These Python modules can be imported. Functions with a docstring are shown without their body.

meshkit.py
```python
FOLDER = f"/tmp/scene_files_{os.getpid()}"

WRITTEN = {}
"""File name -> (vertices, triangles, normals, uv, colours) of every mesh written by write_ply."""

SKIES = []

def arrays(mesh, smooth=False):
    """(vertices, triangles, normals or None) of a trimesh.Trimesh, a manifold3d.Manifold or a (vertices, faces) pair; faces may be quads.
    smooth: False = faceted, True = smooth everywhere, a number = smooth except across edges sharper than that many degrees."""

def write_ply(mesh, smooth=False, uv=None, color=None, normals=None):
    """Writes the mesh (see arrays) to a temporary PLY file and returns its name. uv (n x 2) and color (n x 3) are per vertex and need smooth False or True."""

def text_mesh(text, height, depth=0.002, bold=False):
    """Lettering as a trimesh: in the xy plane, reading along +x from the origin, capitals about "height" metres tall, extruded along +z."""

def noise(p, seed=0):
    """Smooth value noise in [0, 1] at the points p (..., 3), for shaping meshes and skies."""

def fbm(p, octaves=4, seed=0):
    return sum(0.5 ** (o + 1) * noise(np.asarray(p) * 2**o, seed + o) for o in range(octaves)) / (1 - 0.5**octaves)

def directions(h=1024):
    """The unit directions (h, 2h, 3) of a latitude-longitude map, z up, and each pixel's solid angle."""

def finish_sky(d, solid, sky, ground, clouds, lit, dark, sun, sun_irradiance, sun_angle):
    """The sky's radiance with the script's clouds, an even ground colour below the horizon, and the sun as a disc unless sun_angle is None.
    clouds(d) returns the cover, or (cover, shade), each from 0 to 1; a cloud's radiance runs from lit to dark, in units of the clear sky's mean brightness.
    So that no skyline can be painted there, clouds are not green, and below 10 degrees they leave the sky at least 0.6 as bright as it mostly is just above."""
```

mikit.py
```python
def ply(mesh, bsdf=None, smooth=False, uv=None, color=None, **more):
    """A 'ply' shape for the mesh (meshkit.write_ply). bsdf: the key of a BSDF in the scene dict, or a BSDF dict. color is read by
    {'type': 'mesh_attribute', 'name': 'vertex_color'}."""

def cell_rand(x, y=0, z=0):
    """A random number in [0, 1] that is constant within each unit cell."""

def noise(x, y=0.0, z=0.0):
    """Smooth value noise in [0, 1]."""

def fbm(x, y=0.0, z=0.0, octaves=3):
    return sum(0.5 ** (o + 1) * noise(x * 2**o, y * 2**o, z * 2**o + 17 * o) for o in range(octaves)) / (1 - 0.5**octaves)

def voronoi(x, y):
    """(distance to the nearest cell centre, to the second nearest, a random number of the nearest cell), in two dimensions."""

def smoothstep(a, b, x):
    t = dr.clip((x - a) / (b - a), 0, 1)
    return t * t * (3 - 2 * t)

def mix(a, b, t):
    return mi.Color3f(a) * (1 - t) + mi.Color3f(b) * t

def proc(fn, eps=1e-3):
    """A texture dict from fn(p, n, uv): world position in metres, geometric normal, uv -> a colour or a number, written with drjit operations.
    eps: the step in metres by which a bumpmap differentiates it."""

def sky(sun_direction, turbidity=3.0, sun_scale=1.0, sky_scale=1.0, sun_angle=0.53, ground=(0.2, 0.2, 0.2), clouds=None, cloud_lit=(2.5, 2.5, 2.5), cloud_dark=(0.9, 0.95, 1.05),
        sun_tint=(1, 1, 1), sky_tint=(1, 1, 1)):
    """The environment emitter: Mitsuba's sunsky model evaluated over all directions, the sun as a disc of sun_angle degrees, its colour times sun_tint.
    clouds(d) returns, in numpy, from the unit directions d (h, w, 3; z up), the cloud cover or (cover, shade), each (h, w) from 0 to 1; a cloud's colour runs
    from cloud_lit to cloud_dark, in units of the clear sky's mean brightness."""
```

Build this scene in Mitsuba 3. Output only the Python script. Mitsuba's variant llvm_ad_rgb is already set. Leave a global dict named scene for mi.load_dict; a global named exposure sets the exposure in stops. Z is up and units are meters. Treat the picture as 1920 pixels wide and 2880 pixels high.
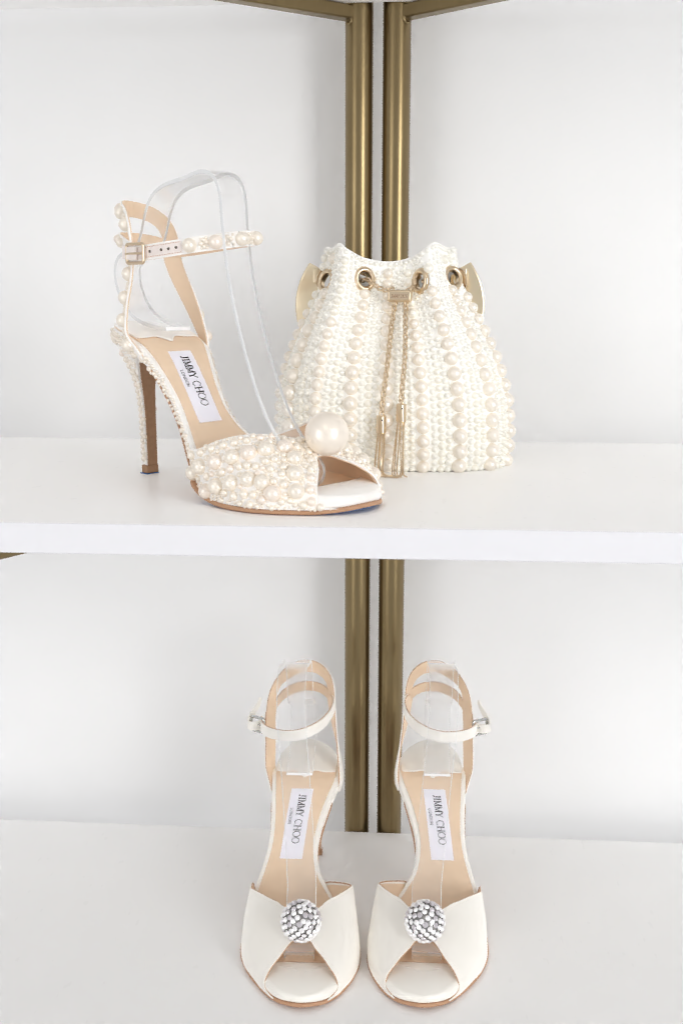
import math, random
import numpy as np, trimesh, mitsuba as mi, mikit, meshkit
import drjit as dr
from scipy.interpolate import PchipInterpolator, CubicSpline
from scipy.spatial import cKDTree
import shapely.geometry as sg
from shapely import affinity, union_all

T = mi.ScalarTransform4f
RNG = np.random.default_rng(7)
random.seed(7)
scene, labels = {}, {}
exposure = 0.06

# ------------------------------------------------------------------ camera (eye at the origin of the scene's coordinates)
PITCH, YAW = math.radians(11.869), math.radians(3.961)
FWD = [-math.sin(YAW) * math.cos(PITCH), math.cos(YAW) * math.cos(PITCH), -math.sin(PITCH)]
scene['camera'] = {'type': 'thinlens', 'fov': 36.533, 'fov_axis': 'x', 'aperture_radius': 0.0012, 'focus_distance': 0.70,
                   'near_clip': 0.02, 'far_clip': 60.0, 'to_world': T().look_at(origin=[0, 0, 0], target=FWD, up=[0, 0, 1])}

# ------------------------------------------------------------------ light: a bright white room, its window and ceiling spots behind the camera
scene['room_light'] = {'type': 'constant', 'radiance': {'type': 'rgb', 'value': [0.62, 0.622, 0.63]}}


def lamp(key, centre, aim, w, h, rgb):
    scene[key] = {'type': 'rectangle', 'to_world': T().look_at(origin=centre, target=aim, up=[0, 0, 1]) @ T().scale([w / 2, h / 2, 1]),
                  'bsdf': {'type': 'diffuse', 'reflectance': {'type': 'rgb', 'value': [.5, .5, .5]}},
                  'emitter': {'type': 'area', 'radiance': {'type': 'rgb', 'value': rgb}}}


lamp('window', [1.75, -1.35, 0.2], [0, .75, -.15], .8, 1.7, [8.0, 8.0, 8.0])
labels['window'] = {'label': 'tall bright window of the room, right of the camera', 'category': 'window'}
lamp('window_001', [-1.9, -1.7, 0.0], [0, .75, -.15], 1.2, 2.2, [2.3, 2.3, 2.32])
labels['window_001'] = {'label': 'dimmer second window of the room, left of the camera', 'category': 'window'}
for i, (x, y) in enumerate(((-.30, -.75), (-.22, -1.2), (-.14, -1.7))):
    k = 'ceiling_lamp' + ('' if i == 0 else '_%03d' % i)
    lamp(k, [x, y, 1.55], [x, y + .001, 0], .07, .07, [90, 82, 70])
    labels[k] = {'label': ('nearest', 'middle', 'farthest')[i] + ' of three small recessed spot lamps in the ceiling behind the camera', 'category': 'lamp', 'group': 'ceiling spots'}


# ------------------------------------------------------------------ materials
def two(d): return {'type': 'twosided', 'bsdf': d}
def rgb(*c): return {'type': 'rgb', 'value': list(c)}


def principled(c, rough, spec=.5, metal=0.0, coat=0.0, sheen=0.0, gloss=.9):
    d = {'type': 'principled', 'base_color': c if isinstance(c, dict) else rgb(*c), 'roughness': rough, 'metallic': metal}
    if metal < .5 or spec != .5: d['specular'] = spec
    if coat: d['clearcoat'] = coat; d['clearcoat_gloss'] = gloss
    if sheen: d['sheen'] = sheen
    return d


def bump(d, fn, scale=1.0, eps=2e-4):
    return {'type': 'bumpmap', 'arbitrary': mikit.proc(fn, eps), 'scale': scale, 'bsdf': d}


def f_wall(p, n, uv):
    return mikit.mix((.842, .842, .842), (.866, .866, .866), mikit.fbm(p.x * 9, p.y * 9, p.z * 9, 3))


def f_wall_bump(p, n, uv):
    return mikit.fbm(p.x * 160, p.y * 160, p.z * 90, 3) * 0.0009


def f_shelf(p, n, uv):
    c = mikit.mix((.818, .815, .81), (.842, .839, .834), mikit.fbm(p.x * 14, p.y * 14, p.z * 14, 3))
    scuff = mikit.smoothstep(.80, .86, mikit.fbm(p.x * 210, p.y * 80, 3.0, 3))
    return c * (1 - .03 * scuff)


def f_pole(p, n, uv):
    t = mikit.fbm(p.x * 300, p.y * 300, p.z * 25, 3)
    return mikit.mix((.22, .162, .082), (.27, .204, .108), t)


def f_pole_rough(p, n, uv):
    return .26 + .05 * mikit.fbm(p.x * 300, p.y * 300, p.z * 40, 2)


def f_tan(p, n, uv):
    return mikit.mix((.72, .55, .395), (.78, .61, .45), mikit.fbm(p.x * 90, p.y * 90, p.z * 90, 3))


def f_tan_bump(p, n, uv):
    return mikit.fbm(p.x * 1500, p.y * 1500, p.z * 1500, 2) * .00012


def f_satin_bump(p, n, uv):
    return mikit.noise(p.x * 3500, p.y * 900, p.z * 3500) * .00006


def f_breast(p, n, uv):
    return mikit.mix((.30, .17, .095), (.36, .21, .125), mikit.fbm(p.x * 400, p.y * 400, p.z * 400, 2))


def f_sole(p, n, uv):
    return mikit.mix((.40, .22, .13), (.52, .31, .19), mikit.fbm(p.x * 250, p.y * 250, p.z * 900, 3))


def f_steel_leather(p, n, uv):
    return mikit.mix((.72, .64, .60), (.80, .73, .69), mikit.fbm(p.x * 500, p.y * 500, p.z * 500, 3))


MATS = {
    'm_wall': two(bump({'type': 'diffuse', 'reflectance': mikit.proc(f_wall)}, f_wall_bump)),
    'm_shelf': two(principled(mikit.proc(f_shelf), .38, .45)),
    'm_edge_band': two(principled((.735, .733, .757), .4, .4)),
    'm_pole': two({'type': 'principled', 'base_color': mikit.proc(f_pole), 'roughness': mikit.proc(f_pole_rough), 'metallic': 1.0}),
    'm_satin': two(bump(principled((.825, .80, .745), .38, .5, sheen=.4), f_satin_bump)),
    'm_white_leather': two(principled((.84, .82, .79), .45, .4)),
    'm_tan': two(bump(principled(mikit.proc(f_tan), .42, .35), f_tan_bump)),
    'm_breast': two(principled(mikit.proc(f_breast), .5, .3)),
    'm_sole': two(principled(mikit.proc(f_sole), .5, .3)),
    'm_edge': two(principled((.50, .30, .18), .6, .3)),
    'm_pearl': two(principled((.80, .735, .64), .27, 1.0, metal=.24, coat=1.0, gloss=.85)),
    'm_ball_pearl': two(principled((.83, .755, .66), .30, 1.0, metal=.26, coat=1.0, gloss=.8)),
    'm_pearl_pink': two(principled((.81, .725, .64), .27, 1.0, metal=.24, coat=1.0, gloss=.85)),
    'm_bag_pearl': two(principled((.83, .805, .725), .28, .8, metal=.16, coat=.8, gloss=.85)),
    'm_bag_cream': two(principled((.80, .745, .66), .27, 1.0, metal=.22, coat=1.0, gloss=.85)),
    'm_bag_small': two(principled((.83, .82, .765), .3, .6, metal=.1, coat=.5, gloss=.8)),
    'm_bag_skin': two(principled((.90, .895, .865), .5, .4)),
    'm_gold': two(principled((.74, .60, .425), .15, metal=1.0)),
    'm_gold_plate': two(principled((.82, .70, .50), .22, metal=1.0)),
    'm_silver': two({'type': 'roughconductor', 'alpha': .08, 'eta': rgb(1.6, 1.5, 1.4), 'k': rgb(3.6, 3.5, 3.3)}),
    'm_gun': two(principled((.24, .235, .23), .3, .5, metal=.9)),
    'm_dark': two(principled((.10, .08, .065), .7, .2)),
    'm_ink': two(principled((.02, .02, .025), .6, .3)),
    'm_label': two(principled((.80, .79, .86), .5, .35, sheen=.3)),
    'm_film': two(principled((.055, .14, .36), .35, .4)),
    'm_strap_reptile': two(principled(mikit.proc(f_steel_leather), .35, .5)),
    'm_acrylic': {'type': 'thindielectric', 'int_ior': 1.49, 'ext_ior': 1.0},
    'm_acrylic_edge': two(principled((.70, .71, .715), .16, .9, coat=.5)),
    'm_crystal': two(principled((.95, .945, .95), .07, 1.0, metal=.45)),
    'm_crystal_deep': two(principled((.74, .71, .74), .06, 1.0, metal=.85)),
    'm_frost': two(principled((.86, .86, .86), .5, .4)),
}
scene.update(MATS)


# ------------------------------------------------------------------ helpers
def numbered(key):
    if key not in USED: USED.add(key); return key
    i = 1
    while '%s_%03d' % (key, i) in USED: i += 1
    k = '%s_%03d' % (key, i); USED.add(k); return k


USED = set()


def put(key, mesh, mat, smooth=False, label=None, kind=None, category=None, group=None, tw=None):
    key = numbered(key)
    scene[key] = mesh if isinstance(mesh, dict) else mikit.ply(mesh, mat, smooth)
    if tw is not None: scene[key] = {**scene[key], 'to_world': tw}
    d = {k: v for k, v in (('label', label), ('kind', kind), ('category', category), ('group', group)) if v}
    if d: labels[key] = d
    return key


def unit(v): v = np.asarray(v, float); return v / np.maximum(np.linalg.norm(v, axis=-1, keepdims=True), 1e-12)


def grid_faces(n, m, cu=False, cv=False):
    f = []
    for i in range(n if cu else n - 1):
        for j in range(m if cv else m - 1):
            a, b = i * m + j, ((i + 1) % n) * m + j
            c, d = ((i + 1) % n) * m + (j + 1) % m, i * m + (j + 1) % m
            f += [[a, b, c], [a, c, d]]
    return np.array(f)


def grid_normals(P, cu=False, cv=False):
    def diff(A, ax, closed):
        if closed: return np.roll(A, -1, ax) - np.roll(A, 1, ax)
        return np.gradient(A, axis=ax)
    return unit(np.cross(diff(P, 0, cu), diff(P, 1, cv)))


def shell(P, t0, t1, cu=False, N=None):
    """A closed sheet between the offsets t0 and t1 of the grid P (n, m, 3) along its normals."""
    n, m = P.shape[:2]
    if N is None: N = grid_normals(P, cu)
    A, B = P + N * t1, P + N * t0
    v = np.vstack([A.reshape(-1, 3), B.reshape(-1, 3)])
    f = grid_faces(n, m, cu); k = n * m
    fs = [f, f[:, ::-1] + k]
    idx = np.arange(k).reshape(n, m)
    borders = [idx[:, 0][::-1], idx[:, -1]] if cu else [np.concatenate([idx[0, :-1], idx[:-1, -1], idx[-1, :0:-1], idx[:0:-1, 0]])]
    for b in borders:
        b2 = np.roll(b, -1)
        fs.append(np.stack([b, b2, b2 + k], 1)); fs.append(np.stack([b, b2 + k, b + k], 1))
    mesh = trimesh.Trimesh(v, np.vstack(fs), process=False)
    trimesh.repair.fix_normals(mesh)
    return mesh


def resample(P, n, smooth=True):
    P = np.asarray(P, float); d = np.r_[0, np.cumsum(np.linalg.norm(np.diff(P, axis=0), axis=1))]
    t = np.linspace(0, d[-1], n)
    if smooth and len(P) > 2: return PchipInterpolator(d, P, axis=0)(t) if smooth == 'p' else CubicSpline(d, P, axis=0)(t)
    return np.stack([np.interp(t, d, P[:, k]) for k in range(P.shape[1])], 1)


def tube(P, r, seg=10, closed=False, caps=True):
    P = np.asarray(P, float); n = len(P); r = np.broadcast_to(r, n)
    tg = unit(np.roll(P, -1, 0) - np.roll(P, 1, 0)) if closed else unit(np.gradient(P, axis=0))
    nrm = np.cross(tg[0], [0.31, .22, .93]); nrm /= np.linalg.norm(nrm); rings = []
    for i in range(n):
        nrm = unit(nrm - tg[i] * (nrm @ tg[i])); b = np.cross(tg[i], nrm)
        a = np.arange(seg) * 2 * np.pi / seg
        rings.append(P[i] + r[i] * (np.cos(a)[:, None] * nrm + np.sin(a)[:, None] * b))
    v = np.vstack(rings); f = [grid_faces(n, seg, closed, True)]
    if not closed and caps:
        v = np.vstack([v, P[0], P[-1]])
        j = np.arange(seg)
        f.append(np.stack([np.full(seg, n * seg), j, (j + 1) % seg], 1)); f.append(np.stack([np.full(seg, n * seg + 1), (n - 1) * seg + (j + 1) % seg, (n - 1) * seg + j], 1))
    mesh = trimesh.Trimesh(v, np.vstack(f), process=False); trimesh.repair.fix_normals(mesh); return mesh


def rbox(size, r, at=(0, 0, 0)):
    """A box with rounded edges, by the hull of eight small balls."""
    s = trimesh.creation.icosphere(2, r).vertices
    h = np.asarray(size) / 2 - r
    pts = np.vstack([s + h * np.array([a, b, c]) for a in (-1, 1) for b in (-1, 1) for c in (-1, 1)])
    m = trimesh.convex.convex_hull(pts); m.apply_translation(at); return m


def chamfer_box(lo, hi, c):
    lo, hi = np.asarray(lo, float), np.asarray(hi, float); pts = []
    for a in (0, 1):
        for b in (0, 1):
            for d in (0, 1):
                corner = np.array([(lo, hi)[a][0], (lo, hi)[b][1], (lo, hi)[d][2]]); inw = np.array([1 - 2 * a, 1 - 2 * b, 1 - 2 * d]) * c
                for k in range(3): q = inw.copy(); q[k] = 0; pts.append(corner + q)
    return trimesh.convex.convex_hull(np.array(pts))


# ------------------------------------------------------------------ setting: wall and shelves
UP, LOW, TOPB = -0.12038, -0.48157, 0.2221
BACK, FRONT, WALL = 0.8655, 0.5313, 0.916
wall = trimesh.creation.box(bounds=[[-1.5, WALL, -1.3], [1.5, WALL + .06, 1.2]])
put('wall', wall, 'm_wall', False, 'plain white painted wall behind the shelves and brass poles', 'structure')
for key, lo, hi, lab in (('shelf', TOPB, TOPB + .0168, 'white shelf board at the very top, only its underside showing above the brass brackets'),
                         ('shelf', UP - .0168, UP, 'white shelf board carrying the pearl sandal and the pearl bag'),
                         ('shelf', LOW - .0168, LOW, 'white shelf board carrying the pair of satin sandals')):
    key = put(key, chamfer_box([-.95, FRONT + .0012, lo], [.95, BACK, hi], .0006), 'm_shelf', 20, lab, None, 'shelf', 'white shelf boards')
    put(key + '__edge_band', chamfer_box([-.95, FRONT, lo], [.95, FRONT + .0011, hi], .0004), 'm_edge_band', 20)

# brass poles with the brackets that carry the shelves
for i, (x, sgn, lab) in enumerate(((-.0466, -1, 'round brass pole left of the gap, standing against the white wall'), (-.0168, 1, 'round brass pole right of the gap, standing against the white wall'))):
    root = 'brass_pole' + ('' if i == 0 else '_001')
    labels[root] = {'label': lab, 'category': 'pole', 'group': 'brass poles behind the shelves'}
    USED.add(root)
    px = -.0466 if sgn < 0 else -.0168
    cyl = trimesh.creation.cylinder(.0111, 1.6, sections=64); cyl.apply_translation([px, .8772, -.05])
    put(root + '__tube', cyl, 'm_pole', 35)
    for zt, ang, L in ((TOPB - .0006, 54, .40), (UP - .0174, 31.2, .385)):
        a = math.radians(ang); d = np.array([sgn * math.sin(a), -math.cos(a), 0]); nn = np.array([-d[1], d[0], 0])
        b = chamfer_box([0, -.006, -.0105], [L, .006, 0], .0012)
        M = np.eye(4); M[:3, 0] = d; M[:3, 1] = nn; M[:3, 3] = [px + d[0] * .004, .8772 + d[1] * .004, zt]
        b.apply_transform(M); put(root + '__bracket', b, 'm_pole', 20)
        side = np.array([-d[1], d[0], 0]) * -sgn
        pts = np.array([[px, .8772, 0]]) + np.array([(d * .0104 + side * (.0052 - .0006 * abs(q))) for q in (-1, 0, 1)]); pts[:, 2] = zt - np.array([.0098, .0113, .0122])
        w = tube(resample(np.vstack([pts, pts[-1:] + d * .0012 - side * .005]), 14), .0013 + .0003 * np.sin(np.arange(14) * 1.7), 8)
        put(root + '__weld', w, 'm_pole', 40)

# ------------------------------------------------------------------ the last: footbed of a high sandal, millimetres, (s along the foot, w to its outer side, z up)
S_ = [-13.5, -12.4, -9.4, -4.4, 1.6, 14, 28, 36, 47, 56, 65, 73, 79, 86, 97, 110, 125, 140, 155, 165, 175, 183, 190, 195, 198]
L_ = [7, 12.6, 17.8, 22.4, 25.8, 29.8, 30.8, 30, 29.3, 28.5, 28.4, 29.5, 31.3, 34, 38, 41, 43, 42.5, 38.5, 33.5, 27, 21, 15, 8, -2]
M_ = [6, .6, -5, -10, -14.6, -19.6, -19, -17.7, -12.5, -8, -4.5, -2.8, -3.4, -5.4, -13.5, -23, -32, -37, -37, -34.5, -30.5, -26, -20.5, -14, -3]
PROF = PchipInterpolator([-20, -10, 4, 20, 34.7, 43.8, 62, 79.7, 100, 120, 140, 160, 180, 204], [101.5, 100.2, 98.2, 95, 89.5, 83, 64, 43, 24, 14, 10, 8.5, 8.5, 9.5])
ZBOT = PchipInterpolator([-30, 20, 40, 60, 80, 90, 97, 107, 120, 132, 180, 195, 206], [90, 87, 79, 57, 30, 17.5, 11.5, 4.5, 1.2, .35, .35, 1.6, 4])
_l = PchipInterpolator(S_, L_)(np.linspace(-13.5, 198, 160)); _m = PchipInterpolator(S_, M_)(np.linspace(-13.5, 198, 160)); _s = np.linspace(-13.5, 198, 160)
OUTLINE = sg.Polygon(np.vstack([np.stack([_s, _l], 1), np.stack([_s, _m], 1)[::-1]])).buffer(0)


def edges_of(poly, n=90, s0=None, s1=None):
    """Stations s with the outer (L) and inner (M) edge of an outline."""
    a, _, b, _ = poly.bounds
    a, b = (a if s0 is None else max(a, s0)), (b if s1 is None else min(b, s1))
    t = (1 - np.cos(np.linspace(0, np.pi, n))) / 2
    s = a + (b - a) * (.0004 + .9992 * t); L, M = [], []
    for x in s:
        g = poly.intersection(sg.LineString([(x, -200), (x, 200)]))
        bb = g.bounds if not g.is_empty else (x, 0, x, 0)
        L.append(bb[3]); M.append(bb[1])
    return s, np.array(L), np.array(M)


def slab(poly, ztop, zbot, rnd=1.6, n=90, s0=None, s1=None, m=9):
    """A solid under the outline: the section at each station is a bar with rounded edges."""
    s, L, M = edges_of(poly, n, s0, s1); rows = []
    for x, l, q in zip(s, L, M):
        zt, zb = float(ztop(x)), float(zbot(x)); r = min(rnd, (l - q) / 2.2, (zt - zb) / 2.05); r = max(r, 1e-3)
        pts = []
        for cw, cz, a0 in ((l - r, zt - r, 90), (l - r, zb + r, 0), (q + r, zb + r, -90), (q + r, zt - r, -180)):
            for k in range(4):
                a = math.radians(a0 - k * 30); pts.append([x, cw + r * math.cos(a), cz + r * math.sin(a)])
        top = np.linspace(pts[-1], pts[0], 8)[1:-1]
        rows.append(np.vstack([pts, top]))
    P = np.array(rows); nn, mm = P.shape[:2]
    v = np.vstack([P.reshape(-1, 3), P[0].mean(0), P[-1].mean(0)]); j = np.arange(mm)
    f = np.vstack([grid_faces(nn, mm, False, True), np.stack([np.full(mm, nn * mm), j, (j + 1) % mm], 1), np.stack([np.full(mm, nn * mm + 1), (nn - 1) * mm + (j + 1) % mm, (nn - 1) * mm + j], 1)])
    mesh = trimesh.Trimesh(v, f, process=False); trimesh.repair.fix_normals(mesh); return mesh


def slab2(poly, ztop, zbot, rnd, n=220, steps=6, crown=None):
    """A solid under the outline built ring by ring, its edges rounded all the way round; crown(x): extra height of the top's middle."""
    ring = np.array(poly.exterior.coords)[:-1]
    if poly.exterior.is_ccw is False: ring = ring[::-1]
    R = resample(np.vstack([ring, ring[:1]]), n + 1, False)[:-1]
    for _ in range(3): R = .25 * np.roll(R, 1, 0) + .5 * R + .25 * np.roll(R, -1, 0)
    tg = unit(np.roll(R, -1, 0) - np.roll(R, 1, 0)); nr = np.stack([tg[:, 1], -tg[:, 0]], 1)
    zt, zb = np.array([float(ztop(x)) for x in R[:, 0]]), np.array([float(zbot(x)) for x in R[:, 0]])
    r = np.minimum(rnd, (zt - zb) / 2.05)
    rings = []
    for a in np.linspace(-np.pi / 2, 0, steps): rings.append(np.column_stack([R - nr * (r * (1 - np.cos(a)))[:, None], zb + r + r * np.sin(a)]))
    for a in np.linspace(0, np.pi / 2, steps): rings.append(np.column_stack([R - nr * (r * (1 - np.cos(a)))[:, None], zt - r + r * np.sin(a)]))
    x0, y0, x1, y1 = poly.bounds; hw = min((y1 - y0) / 2, (x1 - x0) / 2) * .9
    cs = np.clip(R[:, 0], x0 + hw, x1 - hw); mid = np.array([np.mean([g.bounds[1] + g.bounds[3]]) / 2 for g in (poly.intersection(sg.LineString([(x, -200), (x, 200)])) for x in cs)])
    spine = np.column_stack([cs, mid])
    def fill(base, zf, flip):
        out = []
        for t in (.25, .5, .75, 1.0):
            q = base[:, :2] + (spine - base[:, :2]) * t
            z = np.array([float(zf(x)) for x in q[:, 0]]) + (crown(q[:, 0]) * (1 - (1 - t) ** 2) if crown is not None and not flip else 0)
            out.append(np.column_stack([q, z]))
        return out
    rings = fill(rings[0], zbot, True)[::-1] + rings + fill(rings[-1], ztop, False)
    G = np.array(rings); mesh = trimesh.Trimesh(G.reshape(-1, 3), grid_faces(len(rings), n, False, True), process=False)
    trimesh.repair.fix_normals(mesh); return mesh


def bed_sheet(poly, lift, n=80, m=24, s0=None, s1=None, send=None, sbeg=None, puff=0.0, thick=.7):
    """A sheet lying on the footbed within the outline, 'lift' above it; send(w) / sbeg(w) bound it towards toe / heel."""
    s, L, M = edges_of(poly, n, s0, s1)
    P = np.zeros((n, m, 3))
    for i, (x, l, q) in enumerate(zip(s, L, M)):
        P[i, :, 0] = x; P[i, :, 1] = np.linspace(q, l, m)
    if send is not None or sbeg is not None:
        a, b = P[0, 0, 0], P[-1, 0, 0]
        for j in range(m):
            for i in range(n):
                t = (P[i, j, 0] - a) / (b - a)
                e1 = send(P[i, j, 1]) if send is not None else b
                e0 = sbeg(P[i, j, 1]) if sbeg is not None else a
                P[i, j, 0] = e0 + (e1 - e0) * t
    t = np.abs(np.linspace(-1, 1, m))
    P[..., 2] = PROF(P[..., 0]) + lift + puff * (1 - t[None, :] ** 4) * np.sin(np.linspace(0, np.pi, n))[:, None] ** .5
    return shell(P, -thick / 2, thick / 2)


# ------------------------------------------------------------------ lettering
def stroke_letter(ch):
    """One letter of a light slab serif, unit height: (polygon, advance)."""
    def ln(*p, w=.062): return sg.LineString(p).buffer(w, cap_style='flat', join_style='mitre')
    def serif(x, y, w=.15): return ln((x - w, y), (x + w, y), w=.04)
    if ch == 'I': return union_all([ln((.2, 0), (.2, 1), w=.085), serif(.2, .03), serif(.2, .97)]), .44
    if ch == 'J': return union_all([ln((.32, .25), (.32, 1), w=.085), ln(*[(.16 + .16 * math.cos(a), .22 - .22 * math.sin(a)) for a in np.linspace(0, 2.6, 14)], w=.05), serif(.32, .97)]), .54
    if ch == 'M': return union_all([ln((.15, 0), (.15, 1), w=.05), ln((.15, .97), (.5, .06), w=.075), ln((.5, .06), (.85, .97), w=.05), ln((.85, 0), (.85, 1), w=.085), serif(.15, .03), serif(.85, .03), serif(.1, .97, .1), serif(.9, .97, .1)]), 1.04
    if ch == 'Y': return union_all([ln((.06, .97), (.4, .45), w=.08), ln((.74, .97), (.4, .45), w=.05), ln((.4, 0), (.4, .47), w=.08), serif(.4, .03), serif(.08, .97, .12), serif(.72, .97, .12)]), .86
    if ch == 'C': return union_all([ln(*[(.5 + .43 * math.cos(a), .5 + .48 * math.sin(a)) for a in np.linspace(.75, 2 * math.pi - .75, 40)], w=.05), ln((.83, .72), (.83, .95), w=.03)]), .98
    if ch == 'H': return union_all([ln((.18, 0), (.18, 1), w=.085), ln((.82, 0), (.82, 1), w=.085), ln((.18, .5), (.82, .5), w=.05), serif(.18, .03), serif(.18, .97), serif(.82, .03), serif(.82, .97)]), 1.02
    if ch == 'O': return sg.Polygon([(.5 + .5 * math.cos(a), .5 + .52 * math.sin(a)) for a in np.linspace(0, 6.283, 48)[:-1]], [[(.5 + .385 * math.cos(a), .5 + .44 * math.sin(a)) for a in np.linspace(0, 6.283, 48)[:-1]]]), 1.06
    return sg.Polygon(), .45


def word(text, height, length, depth):
    """The word as a flat mesh from the origin along +x, 'length' long."""
    polys, x = [], 0
    for ch in text:
        g, adv = stroke_letter(ch)
        if not g.is_empty: polys.append(affinity.translate(g, x, 0))
        x += adv
    k = length / x; parts = []
    for g in polys:
        g = affinity.scale(g, k, height, origin=(0, 0)).simplify(.01)
        for q in getattr(g, 'geoms', [g]): parts.append(trimesh.creation.extrude_polygon(q, depth, engine='earcut'))
    return trimesh.util.concatenate(parts)


# ------------------------------------------------------------------ a sandal
ICO2, ICO1, ICO3 = trimesh.creation.icosphere(3, 1), trimesh.creation.icosphere(2, 1), trimesh.creation.icosphere(4, 1)
BALL = {}


def dome(ico, cut):
    v = np.array(ico.vertices); low = v[:, 2] < -cut
    v[low, :2] *= (math.sqrt(1 - cut * cut) / np.maximum(np.linalg.norm(v[low, :2], axis=1), math.sqrt(1 - cut * cut)))[:, None]; v[low, 2] = -cut
    return trimesh.Trimesh(v, ico.faces, process=False)


DOME2, DOME1 = dome(ICO2, .25), dome(ICO1, .25)


def ball_dict(mat, level=2):
    if (mat, level) not in BALL: BALL[(mat, level)] = mikit.ply({1: DOME1, 2: DOME2, 3: ICO3}[level], mat, True)
    return BALL[(mat, level)]


def turned(c, n, r):
    """The matrix that sets a unit dome at c, its top along n, with radius r."""
    n = unit(n); x = unit(np.cross(n, [.21, .34, .92])); M = np.eye(4)
    M[:3, 0], M[:3, 1], M[:3, 2], M[:3, 3] = x * r, np.cross(n, x) * r, n * r, c
    return M


def spread(cands, fill=.94, placed=None):
    """Greedy placing: cands = list of (point, radius), in order; keeps those that touch none placed before."""
    pts, rad = [], []
    out = []
    if placed: pts, rad = [p for p, _ in placed], [r for _, r in placed]
    cell, grid = 12.0, {}
    def k(p): return tuple(np.floor(np.asarray(p) / cell).astype(int))
    for p, r in zip(pts, rad): grid.setdefault(k(p), []).append((p, r))
    for p, r, *more in cands:
        c = k(p); ok = True
        for a in (-1, 0, 1):
            for b in (-1, 0, 1):
                for d in (-1, 0, 1):
                    for q, rq in grid.get((c[0] + a, c[1] + b, c[2] + d), ()):
                        if np.sum((p - q) ** 2) < (fill * (r + rq)) ** 2: ok = False; break
                    if not ok: break
                if not ok: break
            if not ok: break
        if ok: grid.setdefault(c, []).append((p, r)); out.append((p, r, *more))
    return out


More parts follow.
